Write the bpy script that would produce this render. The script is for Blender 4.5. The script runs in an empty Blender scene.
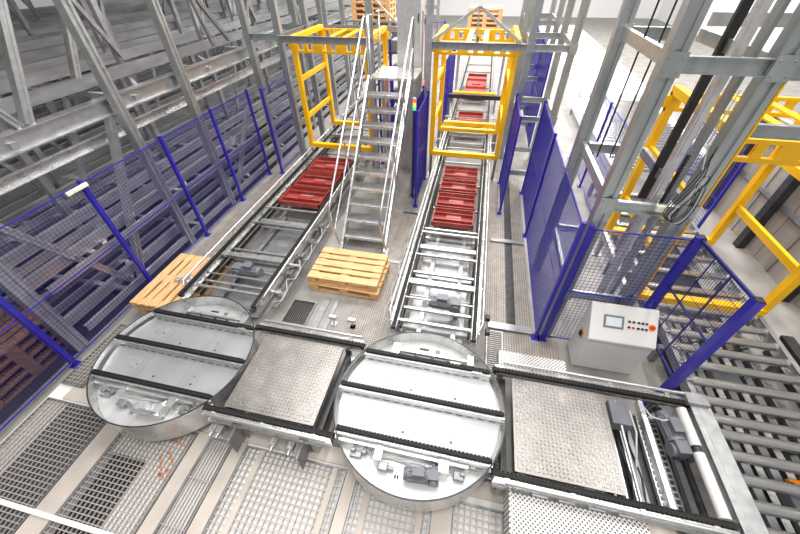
import bpy, math, random
from mathutils import Vector, Matrix
random.seed(7)
SC = bpy.context.scene
COL = SC.collection
V = Vector

# ---------------------------------------------------------------- mesh builder
class MB:
    def __init__(self): self.v = []; self.f = []; self.s = []
    def add(self, vs, fs, smooth=False):
        n = len(self.v); self.v += [tuple(p) for p in vs]
        for f in fs: self.f.append(tuple(i + n for i in f)); self.s.append(smooth)
        return self
    def box(self, x0, y0, z0, x1, y1, z1):
        p = [(x, y, z) for z in (z0, z1) for y in (y0, y1) for x in (x0, x1)]
        return self.add(p, [(0,2,3,1),(4,5,7,6),(0,1,5,4),(2,6,7,3),(0,4,6,2),(1,3,7,5)])
    def bbox(self, x0, y0, z0, x1, y1, z1, b=.006):
        # box with chamfered top edges
        p = [(x0,y0,z0),(x1,y0,z0),(x1,y1,z0),(x0,y1,z0),(x0,y0,z1-b),(x1,y0,z1-b),(x1,y1,z1-b),(x0,y1,z1-b),
             (x0+b,y0+b,z1),(x1-b,y0+b,z1),(x1-b,y1-b,z1),(x0+b,y1-b,z1)]
        return self.add(p, [(3,2,1,0),(0,1,5,4),(1,2,6,5),(2,3,7,6),(3,0,4,7),(4,5,9,8),(5,6,10,9),(6,7,11,10),(7,4,8,11),(8,9,10,11)])
    def frame(self, p0, p1, up):
        d = (V(p1) - V(p0)).normalized(); u = V(up)
        s = d.cross(u)
        if s.length < 1e-4: s = d.cross(V((1,0,0)) if abs(d.x) < .9 else V((0,1,0)))
        s.normalize(); return s, s.cross(d).normalized()
    def sweep(self, poly, p0, p1, up=(0,0,1), smooth=False):
        s, u = self.frame(p0, p1, up); n = len(poly)
        vs = [V(p) + s*a + u*b for p in (p0, p1) for a, b in poly]
        fs = [(i, (i+1) % n, n+(i+1) % n, n+i) for i in range(n)]
        self.add(vs, fs, smooth)
        self.add(vs[:n], [tuple(range(n))[::-1]]); self.add(vs[n:], [tuple(range(n))])
        return self
    def bar(self, p0, p1, w, h, up=(0,0,1)):
        return self.sweep([(-w/2,-h/2),(w/2,-h/2),(w/2,h/2),(-w/2,h/2)], p0, p1, up)
    def wire(self, p0, p1, t, up=(0,0,1)):
        s, u = self.frame(p0, p1, up); h = t/2
        vs = [V(p) + s*a + u*b for p in (p0, p1) for a, b in ((-h,-h),(h,-h),(h,h),(-h,h))]
        return self.add(vs, [(0,1,5,4),(1,2,6,5),(2,3,7,6),(3,0,4,7)])
    def cprof(self, p0, p1, w, h, t=.006, up=(0,0,1), side=1):
        # C channel: web height h along up, flanges w towards side
        q = [(0,-h/2),(w,-h/2),(w,-h/2+t),(t,-h/2+t),(t,h/2-t),(w,h/2-t),(w,h/2),(0,h/2)]
        if side < 0: q = [(-a, b) for a, b in q][::-1]
        return self.sweep(q, p0, p1, up)
    def iprof(self, p0, p1, w, h, t=.012, up=(0,0,1)):
        a = w/2; b = h/2; c = t*.6
        q = [(-a,-b),(a,-b),(a,-b+t),(c,-b+t),(c,b-t),(a,b-t),(a,b),(-a,b),(-a,b-t),(-c,b-t),(-c,-b+t),(-a,-b+t)]
        return self.sweep(q, p0, p1, up)
    def hat(self, p0, p1, w, h, up=(0,0,1)):
        # upright profile with a groove down its face
        a = w/2; g = w*.16
        q = [(-a,-h/2),(-g,-h/2),(-g,-h/2+.02),(g,-h/2+.02),(g,-h/2),(a,-h/2),(a,h/2),(a-.012,h/2),(a-.012,-h/2+.04),(-a+.012,-h/2+.04),(-a+.012,h/2),(-a,h/2)]
        return self.sweep(q, p0, p1, up)
    def cyl(self, p0, p1, r, n=12, r2=None):
        r2 = r if r2 is None else r2
        s, u = self.frame(p0, p1, (0,0,1))
        vs = []
        for p, rr in ((p0, r), (p1, r2)):
            for i in range(n):
                a = 2*math.pi*i/n; vs.append(V(p) + s*math.cos(a)*rr + u*math.sin(a)*rr)
        self.add(vs, [(i, (i+1) % n, n+(i+1) % n, n+i) for i in range(n)], True)
        self.add(vs[:n], [tuple(range(n))[::-1]]); self.add(vs[n:], [tuple(range(n))])
        return self
    def pipe(self, pts, r, n=8):
        pts = [V(p) for p in pts]; rings = []
        prev = None
        for i, p in enumerate(pts):
            d = (pts[min(i+1, len(pts)-1)] - pts[max(i-1, 0)]).normalized()
            if prev is None:
                s = d.cross(V((0,0,1)));
                if s.length < .05: s = d.cross(V((1,0,0)))
            else: s = prev - d*prev.dot(d)
            s.normalize(); prev = s; u = s.cross(d)
            rings.append([p + s*math.cos(2*math.pi*k/n)*r + u*math.sin(2*math.pi*k/n)*r for k in range(n)])
        vs = [q for g in rings for q in g]; fs = []
        for i in range(len(pts)-1):
            for k in range(n): fs.append((i*n+k, i*n+(k+1) % n, (i+1)*n+(k+1) % n, (i+1)*n+k))
        self.add(vs, fs, True); self.add(rings[0], [tuple(range(n))[::-1]]); self.add(rings[-1], [tuple(range(n))])
        return self
    def ring(self, c, ro, ri, z0, z1, n=72):
        vs = []
        for r, z in ((ro,z0),(ro,z1),(ri,z1),(ri,z0)):
            for i in range(n):
                a = 2*math.pi*i/n; vs.append((c[0]+r*math.cos(a), c[1]+r*math.sin(a), z))
        for k in range(4):
            self.add([], []); b = len(self.v)
            kk = (k+1) % 4
            self.add(vs[k*n:k*n+n] + vs[kk*n:kk*n+n], [(i, (i+1) % n, n+(i+1) % n, n+i) for i in range(n)], k in (0, 2))
        return self
    def disc(self, c, r, z0, z1, n=72):
        return self.cyl((c[0],c[1],z0), (c[0],c[1],z1), r, n)
    def slab(self, poly, z0, z1):
        n = len(poly); vs = [(x,y,z0) for x,y in poly] + [(x,y,z1) for x,y in poly]
        return self.add(vs, [tuple(range(n))[::-1], tuple(range(n,2*n))] + [(i,(i+1)%n,n+(i+1)%n,n+i) for i in range(n)])
    def build(self, name, mat, parent=None, off=(0,0,0)):
        me = bpy.data.meshes.new(name)
        o3 = V(off)
        me.from_pydata([tuple(V(p)-o3) for p in self.v], [], self.f); me.update()
        for pl, s in zip(me.polygons, self.s): pl.use_smooth = s
        me.materials.append(mat)
        ob = bpy.data.objects.new(name, me); COL.objects.link(ob)
        if parent is not None: ob.parent = parent
        return ob

class Thing:
    def __init__(self, name, label, cat, loc, group=None):
        self.loc = V(loc); o = bpy.data.objects.new(name, None); COL.objects.link(o)
        o.location = self.loc; o.empty_display_size = .1
        o['label'] = label; o['category'] = cat
        if group: o['group'] = group
        self.o = o
    def part(self, name, mb, mat, parent=None, label=None, stuff=False):
        ob = mb.build(name, mat, parent or self.o, self.loc)
        if label: ob['label'] = label
        if stuff: ob['kind'] = 'stuff'
        return ob

def spline(pts, n=5):
    P = [V(p) for p in pts]; P = [P[0]] + P + [P[-1]]; out = []
    for i in range(1, len(P)-2):
        a, b, c, d = P[i-1:i+3]
        for k in range(n):
            t = k/n
            out.append(.5*((2*b) + (c-a)*t + (2*a-5*b+4*c-d)*t*t + (3*b-a-3*c+d)*t*t*t))
    return out + [P[-1]]
def each(T, name, mbs, m, parent=None):
    for q in mbs: T.part(name, q, m, parent)
def bb(*a): return MB().bbox(*a)

def single(name, mb, mat, label, cat, group=None, off=(0,0,0), kind=None):
    o = mb.build(name, mat, None, off); o.location = off
    o['label'] = label; o['category'] = cat
    if group: o['group'] = group
    if kind: o['kind'] = kind
    return o
def struct(name, mb, mat):
    o = mb.build(name, mat); o['kind'] = 'structure'; return o
def copy_tree(o, parent=None):
    c = o.copy(); COL.objects.link(c)
    if parent is not None: c.parent = parent
    for ch in [x for x in bpy.data.objects if x.parent == o]: copy_tree(ch, c)
    return c

# ---------------------------------------------------------------- materials
def mat(name, col, rough=.5, metal=0., noise=0., nscale=8., bump=0., bscale=60., col2=None, emit=0, spec=None, coords='Object', stretch=None):
    m = bpy.data.materials.new(name); m.use_nodes = True
    nt = m.node_tree; b = nt.nodes['Principled BSDF']
    b.inputs['Base Color'].default_value = (*col, 1); b.inputs['Roughness'].default_value = rough; b.inputs['Metallic'].default_value = metal
    if spec is not None: b.inputs['Specular IOR Level'].default_value = spec
    if noise or bump:
        tc = nt.nodes.new('ShaderNodeTexCoord'); src = tc.outputs[coords]
        if stretch:
            mp = nt.nodes.new('ShaderNodeMapping'); mp.inputs['Scale'].default_value = stretch
            nt.links.new(src, mp.inputs['Vector']); src = mp.outputs['Vector']
    if noise:
        n = nt.nodes.new('ShaderNodeTexNoise'); n.inputs['Scale'].default_value = nscale; n.inputs['Detail'].default_value = 6
        nt.links.new(src, n.inputs['Vector'])
        r = nt.nodes.new('ShaderNodeValToRGB'); r.color_ramp.elements[0].position = .32; r.color_ramp.elements[1].position = .68
        c2 = col2 or tuple(c*(1-noise) for c in col)
        r.color_ramp.elements[0].color = (*c2, 1); r.color_ramp.elements[1].color = (*[min(1, c*(1+noise*.4)) for c in col], 1)
        nt.links.new(n.outputs['Fac'], r.inputs['Fac']); nt.links.new(r.outputs['Color'], b.inputs['Base Color'])
        mr = nt.nodes.new('ShaderNodeMapRange'); mr.inputs['To Min'].default_value = max(.05, rough-.12); mr.inputs['To Max'].default_value = min(1, rough+.12)
        nt.links.new(n.outputs['Fac'], mr.inputs['Value']); nt.links.new(mr.outputs['Result'], b.inputs['Roughness'])
    if bump:
        n2 = nt.nodes.new('ShaderNodeTexNoise'); n2.inputs['Scale'].default_value = bscale
        nt.links.new(src, n2.inputs['Vector'])
        bp = nt.nodes.new('ShaderNodeBump'); bp.inputs['Strength'].default_value = bump; bp.inputs['Distance'].default_value = .01
        nt.links.new(n2.outputs['Fac'], bp.inputs['Height']); nt.links.new(bp.outputs['Normal'], b.inputs['Normal'])
    if emit:
        b.inputs['Emission Color'].default_value = (*col, 1); b.inputs['Emission Strength'].default_value = emit
    return m

def checks(m, scale, c_hole, thr=.5, pat='grid'):
    """dark holes on a regular grid, for perforated sheet"""
    nt = m.node_tree; b = nt.nodes['Principled BSDF']
    tc = nt.nodes.new('ShaderNodeTexCoord'); mp = nt.nodes.new('ShaderNodeMapping'); mp.inputs['Scale'].default_value = (scale, scale, scale)
    if pat == 'diag': mp.inputs['Rotation'].default_value = (0, 0, .785)
    nt.links.new(tc.outputs['Object'], mp.inputs['Vector'])
    fr = nt.nodes.new('ShaderNodeVectorMath'); fr.operation = 'FRACTION'; nt.links.new(mp.outputs['Vector'], fr.inputs[0])
    sb = nt.nodes.new('ShaderNodeVectorMath'); sb.operation = 'SUBTRACT'; sb.inputs[1].default_value = (.5, .5, 0); nt.links.new(fr.outputs[0], sb.inputs[0])
    sx = nt.nodes.new('ShaderNodeSeparateXYZ'); nt.links.new(sb.outputs[0], sx.inputs[0])
    cb = nt.nodes.new('ShaderNodeCombineXYZ'); nt.links.new(sx.outputs[0], cb.inputs[0]); nt.links.new(sx.outputs[1], cb.inputs[1])
    ln = nt.nodes.new('ShaderNodeVectorMath'); ln.operation = 'LENGTH'; nt.links.new(cb.outputs[0], ln.inputs[0])
    lt = nt.nodes.new('ShaderNodeMath'); lt.operation = 'LESS_THAN'; lt.inputs[1].default_value = thr*.5; nt.links.new(ln.outputs['Value'], lt.inputs[0])
    mx = nt.nodes.new('ShaderNodeMix'); mx.data_type = 'RGBA'
    src = b.inputs['Base Color'].links[0].from_socket if b.inputs['Base Color'].links else None
    if src: nt.links.new(src, mx.inputs[6])
    else: mx.inputs[6].default_value = b.inputs['Base Color'].default_value
    mx.inputs[7].default_value = (*c_hole, 1)
    nt.links.new(lt.outputs[0], mx.inputs[0]); nt.links.new(mx.outputs[2], b.inputs['Base Color'])
    return m

M = dict(
  steel = mat('galvanised_steel', (.56,.57,.57), .36, .85, .14, 12),
  mast = mat('mast_steel', (.50,.53,.53), .34, .85, .14, 10, stretch=(1,1,.25)),
  gratm = mat('grating_steel', (.50,.46,.43), .5, .4),
  rsteel = mat('rack_steel', (.50,.50,.52), .36, .7, .22, 9, stretch=(1,.2,1)),
  bright = mat('bright_zinc', (.74,.74,.73), .30, .85, .12, 9),
  dull = mat('weathered_zinc', (.36,.36,.37), .42, .7, .22, 9),
  chrome = mat('polished_tube', (.62,.62,.62), .32, .9),
  roller = mat('roller_steel', (.66,.65,.63), .22, .95, .12, 14, stretch=(.3,3,3)),
  alu = mat('aluminium', (.70,.70,.70), .32, .75, .12, 18),
  tread = mat('tread_aluminium', (.66,.62,.59), .24, .9, .12, 5),
  treadbase = mat('tread_base', (.34,.32,.30), .38, .8, .15, 5),
  deck = mat('deck_sheet', (.44,.45,.46), .4, .5, .12, 3),
  white_sheet = mat('white_sheet', (.62,.62,.62), .4, .4, .14, 6),
  chain = mat('chain_black', (.012,.011,.010), .6, .2, .3, 60, .6, 120),
  black = mat('black_plastic', (.015,.015,.017), .4),
  dark = mat('dark_metal', (.06,.06,.065), .45, .5, .4, 12),
  blue = mat('blue_paint', (.030,.022,.36), .32, 0, .12, 5),
  wire = mat('blue_wire', (.018,.014,.25), .28, 0),
  navy = mat('navy_paint', (.02,.022,.16), .35, 0),
  yellow = mat('yellow_paint', (.92,.50,.0), .35, 0, .06, 4),
  red = mat('red_mesh_sheet', (.42,.075,.06), .45, 0, .35, 10),
  redline = mat('red_paint', (.5,.02,.02), .4),
  motor = mat('motor_grey', (.17,.18,.20), .45, .1, .15, 14),
  cream = mat('cream_enamel', (.78,.76,.73), .35, 0, .03, 3),
  orange = mat('orange_switch', (.9,.25,.01), .35),
  redb = mat('red_button', (.7,.03,.02), .3),
  screen = mat('screen_glass', (.75,.8,.82), .15),
  frame_grey = mat('bezel_grey', (.18,.19,.20), .4),
  wood = mat('fresh_pine', (.74,.48,.24), .65, 0, .3, 5, .15, 60, stretch=(1,6,6), col2=(.60,.35,.15)),
  woody = mat('fresh_pine_long', (.74,.47,.23), .65, 0, .3, 5, .15, 60, stretch=(6,1,6), col2=(.60,.34,.15)),
  oldwood = mat('worn_wood', (.22,.12,.065), .8, 0, .5, 8, .3, 40, stretch=(1,5,5)),
  hallfloor = mat('hall_floor', (.31,.29,.27), .55, 0, .28, 2.2, .05, 30),
  frontfloor = mat('pale_floor', (.86,.84,.82), .5, 0, .1, 1.5),
  plate = mat('beige_plate', (.60,.53,.47), .5, .1, .15, 3),
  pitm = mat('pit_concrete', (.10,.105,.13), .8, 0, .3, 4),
  tan = mat('tan_mesh_floor', (.36,.32,.285), .55, .2, .25, 6),
  rackfloor_shade = mat('shaded_rack_floor', (.035,.035,.04), .7, 0, .3, 2),  # shade beneath the rack painted into the floor colour; the floor itself is lighter
  wall = mat('wall_cladding', (.42,.37,.33), .6, 0, .4, 2.2, stretch=(1,1,.25)),
  wallw = mat('white_wall', (.88,.88,.88), .6),
  paper = mat('cream_card', (.85,.80,.68), .6),
  cable = mat('black_cable', (.01,.01,.01), .5),
  greyc = mat('grey_cable', (.55,.55,.55), .5),
  glow_red = mat('lamp_red', (1,.12,.05), .3, emit=1.2),
  glow_green = mat('lamp_green', (.1,.9,.35), .3, emit=.9),
  glow_amber = mat('lamp_amber', (1,.5,.08), .3, emit=1.2),
  lampw = mat('lamp_tube', (1,1,1), .3, emit=6),
)
checks(M['red'], 30, (.20,.02,.02), .6)
checks(M['tan'], 28, (.13,.11,.10), .6)
M['perf'] = checks(mat('perforated_zinc', (.72,.70,.68), .4, .5, .1, 6), 34, (.08,.07,.07), .62, 'diag')

# ---------------------------------------------------------------- camera
f_px = 339.808447654007
Mx = [[0.97787, 0.209019, -0.008987], [0.134666, -0.661731, -0.737548], [-0.160109, 0.720016, -0.675235]]
cam = bpy.data.cameras.new('camera'); co = bpy.data.objects.new('camera', cam); COL.objects.link(co)
cam.sensor_width = 36; cam.lens = f_px/800*36; cam.clip_start = .05; cam.clip_end = 300
rx, ry, rz = (V(r) for r in Mx)   # world axes of image right, image down, forward
R3 = Matrix((rx, -ry, -rz)).transposed()
co.matrix_world = Matrix.Translation((0,0,4.2)) @ R3.to_4x4()
SC.camera = co

# ---------------------------------------------------------------- setting
fl = MB()
def quad(mb, x0,y0,x1,y1,z=0.): mb.add([(x0,y0,z),(x1,y0,z),(x1,y1,z),(x0,y1,z)], [(0,1,2,3)])
PITS = [(-4.62,-1.0,-3.88,1.08), (-3.58,-1.0,-3.12,.72)]
quad(fl,-5.2,1.3,14,60)                       # hall floor behind
quad(fl,-5.2,-1.5,-4.98,1.3)
struct('floor', fl, M['hallfloor'])
fl = MB(); quad(fl,-30,-1.5,-5.2,60); struct('floor_rack', fl, M['rackfloor_shade'])
fl = MB()
quad(fl,-4.98,1.08,14,1.3); quad(fl,-4.98,-1.5,-4.62,1.08); quad(fl,-3.88,-1.5,-3.58,1.08)
quad(fl,-3.58,.72,-3.12,1.08); quad(fl,-3.12,-1.5,14,1.08); quad(fl,-4.62,-1.5,-3.88,-1.0); quad(fl,-3.58,-1.5,-3.12,-1.0)
struct('floor_front', fl, M['frontfloor'])
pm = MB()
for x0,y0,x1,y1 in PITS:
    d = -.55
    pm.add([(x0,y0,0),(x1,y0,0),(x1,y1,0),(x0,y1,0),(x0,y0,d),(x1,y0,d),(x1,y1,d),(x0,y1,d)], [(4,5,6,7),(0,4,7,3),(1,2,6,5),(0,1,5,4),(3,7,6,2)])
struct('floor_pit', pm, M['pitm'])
w = MB(); w.box(5.42,2.2,0,5.56,8.2,1.95)
for i in range(14): w.box(5.40,2.3+i*.42,0,5.42,2.34+i*.42,1.95)
struct('wall_right', w, M['wall'])
w = MB(); w.box(-30,40,0,30,40.2,5); w.box(14,10,0,14.2,40,4); struct('wall_back', w, M['wallw'])
for i,y_ in enumerate((3.5,4.9,6.3,7.7)): struct('trim_%d' % (20+i), MB().box(5.22,y_,0,5.36,y_+.14,2.0), M['dark'])
for i,z_ in enumerate((.9,1.6)): struct('trim_%d' % (25+i), MB().box(5.37,2.2,z_,5.40,8.2,z_+.08), M['dull'])

# beige plates between the gratings
for i,(x0,x1) in enumerate(((-3.90,-3.66),(-2.72,-2.56),(-2.24,-2.09),(-.86,-.74),(.10,.30))): struct('trim_%d' % (10+i), MB().box(x0,-1.0,0,x1,1.12,.034), M['plate'])
t = MB(); t.box(-4.75,1.13,0,4.5,1.29,.02); struct('trim_3', t, M['plate'])
# long profile at the lower left
t = MB(); t.box(-5.2,.04,.0,-.9,.085,.05); struct('trim_4', t, M['cream'])

def grating(x0,y0,x1,y1,px,py,label,z=.036,border=True, m='gratm', strips=()):
    T = Thing('floor_grating', label, 'grating', ((x0+x1)/2,(y0+y1)/2,0))
    b = MB(); e = .018
    b.box(x0,y0,.002,x0+e,y1,z+.004); b.box(x1-e,y0,.002,x1,y1,z+.004); b.box(x0+e,y0,.002,x1-e,y0+e,z+.004); b.box(x0+e,y1-e,.002,x1-e,y1,z+.004)
    T.part('frame', b, M['dull'])
    g = MB(); n = max(1,round((x1-x0)/px))
    for i in range(1,n):
        x = x0+(x1-x0)*i/n; g.box(x-.0045,y0+e,z-.024,x+.0045,y1-e,z)
    k = max(1,round((y1-y0)/py))
    for i in range(1,k):
        y = y0+(y1-y0)*i/k; g.box(x0+e,y-.0045,z-.016,x1-e,y+.0045,z+.002)
    T.part('bar_mesh', g, M[m])
    for sx in strips:
        s = MB(); s.box(sx-.03,y0+e,z+.002,sx+.03,y1-e,z+.008); T.part('cover_strip', s, M['plate'], label='brown perforated strip')
    return T
grating(-4.92,-.6,-3.91,1.10,.055,.05,'large steel floor grating over a dark pit at the lower left')
grating(-4.95,1.3,-4.62,2.3,.055,.05,'short steel grating left of the left turntable')
grating(-3.64,-.6,-2.73,1.10,.055,.05,'steel floor grating under the left turntable with orange paint marks')
grating(-2.55,-.6,-2.25,1.10,.036,.4,'narrow slotted grating between beige plates')
grating(-2.08,-.6,-.87,1.10,.06,.06,'wide white-backed grating between the two turntables', strips=(-1.87,-.99))
grating(-.73,-.6,.09,1.06,.06,.06,'grating below the middle turntable', strips=(-.58,-.02))
grating(.58,1.32,.82,3.34,.2,.035,'narrow grating strip between the middle turntable and the tread plate')
grating(.31,-.6,2.6,1.06,.06,.06,'grating at the lower edge beneath the right transfer conveyor')
# red marker scribble on the pale floor (paint on the plates)
r = MB()
for a,b2 in (((-3.02,.98),(-2.78,.95)),((-2.95,.86),(-2.80,.74)),((-3.02,.80),(-2.84,.60)),((-2.9,.62),(-2.78,.60)),((-2.86,.70),(-2.80,.66))):
    r.bar((*a,.001+.0),(*b2,.001),.028,.002)
single('paint_mark', r, M['orange'], 'orange spray marks on the floor under the left grating', 'marking')

# ---------------------------------------------------------------- helpers for machine pieces
def gearmotor(T, x, y, z, ang=0., s=1., parent=None, col='motor'):
    """motor housing with fins, terminal box and gear head; returns housing part"""
    c, si = math.cos(ang), math.sin(ang)
    def P(a,b,h): return (x+s*(a*c-b*si), y+s*(a*si+b*c), z+s*h)
    b = MB(); b.cyl(P(-.16,0,0),P(.10,0,0),.085*s,20); b.cyl(P(-.21,0,0),P(-.16,0,0),.078*s,20,.088*s)
    for i in range(9):
        a = 2*math.pi*i/9
        o = V(P(0,math.cos(a)*.09,math.sin(a)*.09)); p0 = V(P(-.15,math.cos(a)*.088,math.sin(a)*.088)); p1 = V(P(.09,math.cos(a)*.088,math.sin(a)*.088))
        b.wire(p0,p1,.014*s)
    h = T.part('motor', b, M[col], parent)
    b = MB(); b.bar(P(-.08,0,.11),P(.06,0,.11),.10*s,.06*s); b.bar(P(-.09,0,.145),P(.07,0,.145),.115*s,.014*s); 
    sub = T.part('terminal_box', b, M[col], parent or h)
    b = MB(); b.cyl(P(.10,0,0),P(.13,0,0),.10*s,20); b.bar(P(.13,0,-.01),P(.27,0,-.01),.13*s,.19*s); b.cyl(P(.20,-.10,-.02),P(.20,.10,-.02),.075*s,20); b.cyl(P(.20,.10,-.02),P(.20,.16,-.02),.025*s,12)
    T.part('gearbox', b, M[col], parent or h)
    return h

def chain_track(T, p0, p1, w=.05, h=.045, parent=None, mat_='chain', label=None):
    """black chain on its bearer: a bed with two rows of link plates"""
    b = MB(); b.bar(p0,p1,w*.55,h)
    d = V(p1)-V(p0); L = d.length; d.normalize(); s = d.cross(V((0,0,1))).normalized()
    n = int(L/.04)
    for side in (-1,1):
        for i in range(n):
            a = V(p0)+d*(i*.04+.005)+s*side*w*.36+V((0,0,.008)); b.bar(a, a+d*.03, w*.16, h*.9)
    for i in range(n):
        a = V(p0)+d*(i*.04+.02)+V((0,0,h*.35)); b.bar(a-s*w*.5, a+s*w*.5, .012, .012)
    return T.part('chain', b, M[mat_], parent, label)

def tread_plate(x0,y0,x1,y1,z,T,name='tread_plate'):
    b = MB(); b.box(x0,y0,z-.006,x1,y1,z)
    p = .039; k = 0
    ny = int((y1-y0-.02)/p); nx = int((x1-x0-.02)/p)
    for j in range(ny):
        for i in range(nx):
            cx = x0+.02+p*(i+.5); cy = y0+.02+p*(j+.5); a = .785 if (i+j) % 2 else -.785
            l, w_, hh = .021, .0085, .005
            c, s = math.cos(a), math.sin(a)
            pts = [(l,0),(0,w_),(-l,0),(0,-w_)]
            vs = [(cx+u*c-v*s, cy+u*s+v*c, z) for u,v in pts] + [(cx+.4*(u*c-v*s), cy+.4*(u*s+v*c), z+hh) for u,v in pts]
            b.add(vs, [(0,1,5,4),(1,2,6,5),(2,3,7,6),(3,0,4,7),(4,5,6,7)])
    ob = T.part(name, b, M['treadbase']); ob.data.materials.append(M['tread'])
    for pl in ob.data.polygons:
        if pl.index >= 6: pl.material_index = 1
    return ob

# ---------------------------------------------------------------- turntables
def turntable(cx, cy, label, mcol='motor'):
    T = Thing('turntable', label, 'turntable', (cx,cy,0))
    r = .955; c = (cx,cy)
    b = MB(); b.ring(c, r, r-.012, .12, .5); T.part('drum_rim', b, M['bright'])
    b = MB(); b.ring(c, r+.002, r-.012, .5, .504); T.part('rim_edge', b, M['dark'], label='dark top edge of the rim')
    b = MB(); b.cyl((cx,cy,0),(cx,cy,.12),.30,32); b.cyl((cx,cy,.0),(cx,cy,.03),.5,32); T.part('pedestal', b, M['dark'])
    b = MB(); b.disc(c, r-.014, .31, .322); T.part('floor_plate', b, M['white_sheet'])
    # deck plates between the three chain tracks
    for (y0,y1) in ((-.43,-.02),(.06,.47)):
        b = MB()
        n = 26; pts = []
        for yy in [y0+(y1-y0)*i/12 for i in range(13)]: pts.append((cx+math.sqrt((r-.05)**2-yy*yy), cy+yy))
        for yy in [y1-(y1-y0)*i/12 for i in range(13)]: pts.append((cx-math.sqrt((r-.05)**2-yy*yy), cy+yy))
        b.slab(pts,.395,.402); pl = T.part('deck_plate', b, M['deck'])
        b = MB()
        each(T,'rivet',[MB().cyl((cx+q,cy+(y0+y1)/2,.402),(cx+q,cy+(y0+y1)/2,.408),.016,14) for q in (-.45,.38)], M['dull'], pl)
        each(T,'seam',[MB().box(cx+q-.003,cy+y0+.01,.402,cx+q+.003,cy+y1-.01,.4035) for q in (-.33,.25)], M['dull'], pl)
        each(T,'service_mark',[MB().cyl((cx+q,cy+y0+.1,.402),(cx+q,cy+y0+.1,.4045),.013,14) for q in (-.12,.40)], M['dark'], pl)
        b = MB(); b.box(cx-.62,cy+y0+.16,.402,cx-.44,cy+y0+.30,.405)
        T.part('hatch', b, M['alu'], pl)
    for yy in (.53,.04,-.46):
        hl = math.sqrt((r-.012)**2-yy*yy)
        b = MB(); b.cprof((cx-hl,cy+yy-.028,.43),(cx+hl,cy+yy-.028,.43),.022,.11,side=1)
        b.box(cx-hl,cy+yy-.075,.398,cx+hl,cy+yy-.03,.404)
        for k in range(int(2*hl/.12)): b.box(cx-hl+.12+k*.12,cy+yy-.068,.404,cx-hl+.17+k*.12,cy+yy-.056,.4075)
        tr = T.part('track_beam', b, M['alu'])
        T.part('slot_strip', MB().box(cx-hl+.05,cy+yy-.066,.404,cx+hl-.05,cy+yy-.058,.406), M['dark'], tr)
        chain_track(T,(cx-hl+.01,cy+yy,.488),(cx+hl-.01,cy+yy,.488),.055,.05,tr)
        for sx in (-1,1):
            b = MB(); b.cyl((cx+sx*(hl-.045),cy+yy-.03,.46),(cx+sx*(hl-.045),cy+yy+.03,.46),.032,16)
            T.part('sprocket', b, M['black'], tr)
    # front segment: white stiffener bar, chain drive motor, sensor and footprint mark
    b = MB(); b.bbox(cx-.78,cy-.56,.322,cx+.60,cy-.51,.43); b.box(cx-.36,cy-.66,.322,cx-.28,cy-.47,.44); b.box(cx+.30,cy-.64,.322,cx+.40,cy-.47,.44)
    T.part('stiffener', b, M['bright'])
    gearmotor(T, cx+.12, cy-.70, .405, 0.1, .72, col=mcol)
    b = MB(); b.bbox(cx-.30,cy-.73,.322,cx-.20,cy-.65,.40); b.cyl((cx-.20,cy-.69,.36),(cx-.14,cy-.69,.36),.02,12); T.part('sensor', b, M['dull'])
    b = MB(); b.disc((cx-.10,cy-.74),.045,.322,.324,24); bg = T.part('sign_disc', b, M['alu'], label='round grey no-stepping disc')
    b = MB()
    for sx in (-1,1):
        b.disc((cx-.10+sx*.013,cy-.732),.011,.324,.3255,10); b.disc((cx-.10+sx*.012,cy-.757),.008,.324,.3255,10); b.box(cx-.10+sx*.013-.009,cy-.757,.324,cx-.10+sx*.013+.009,cy-.732,.3255)
    T.part('footprints', b, M['black'], bg)
    b = MB()
    for k in range(3):
        b.pipe([(cx-.55+k*.02,cy-.52,.335),(cx-.40,cy-.58-k*.02,.345),(cx-.1,cy-.60+.01*k,.34),(cx+.1,cy-.60,.40),(cx+.45,cy-.57-.02*k,.345),(cx+.6,cy-.5,.335)],.006,6)
    T.part('cable', b, M['greyc'])
    # back segment: valve block row and cross bar
    b = MB(); b.bbox(cx-.42,cy+.66,.322,cx+.52,cy+.70,.42); b.box(cx-.46,cy+.58,.322,cx-.36,cy+.76,.44); b.box(cx+.50,cy+.60,.322,cx+.58,cy+.74,.46); T.part('stiffener', b, M['bright'])
    for k,(a,wd) in enumerate(((-.30,.14),(-.13,.18),(.09,.16),(.29,.14))):
        b = MB(); b.bbox(cx+a,cy+.585,.322,cx+a+wd,cy+.655,.40); T.part('valve_block', b, M['motor' if k < 3 else 'alu'])
    each(T,'slot',[MB().box(cx-.12,cy+.79,.322,cx+.0,cy+.815,.326),MB().box(cx+.10,cy+.77,.322,cx+.115,cy+.82,.326),MB().box(cx+.13,cy+.77,.322,cx+.145,cy+.82,.326)], M['black'])
    each(T,'clamp',[bb(cx+a,cy-.62,.322,cx+a+.05,cy-.585,.40) for a in (-.62,-.50,.16,.52)], M['dull'])
    each(T,'conduit',[MB().pipe([(cx-.70,cy-.48,.34),(cx-.45,cy-.50,.36),(cx+.2,cy-.49,.36),(cx+.7,cy-.50,.34)],.012,6),MB().pipe([(cx-.6,cy+.60,.34),(cx-.1,cy+.56,.36),(cx+.6,cy+.58,.34)],.012,6)], M['greyc'])
    each(T,'junction_box',[bb(cx+.46,cy-.66,.322,cx+.56,cy-.58,.38),bb(cx-.62,cy-.66,.322,cx-.50,cy-.60,.36)], M['dull'])
    b = MB(); b.cyl((cx+.62,cy+.50,.46),(cx+.62,cy+.56,.46),.045,18); b.box(cx+.56,cy+.48,.42,cx+.68,cy+.52,.5); T.part('bearing_block', b, M['bright'])
    return T
turntable(-3.345,1.82,'left turntable, steel drum with three black chains beside the blue fence','alu')
turntable(-.20,1.80,'middle turntable, bright steel drum with three black chains and a footprint disc')

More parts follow.
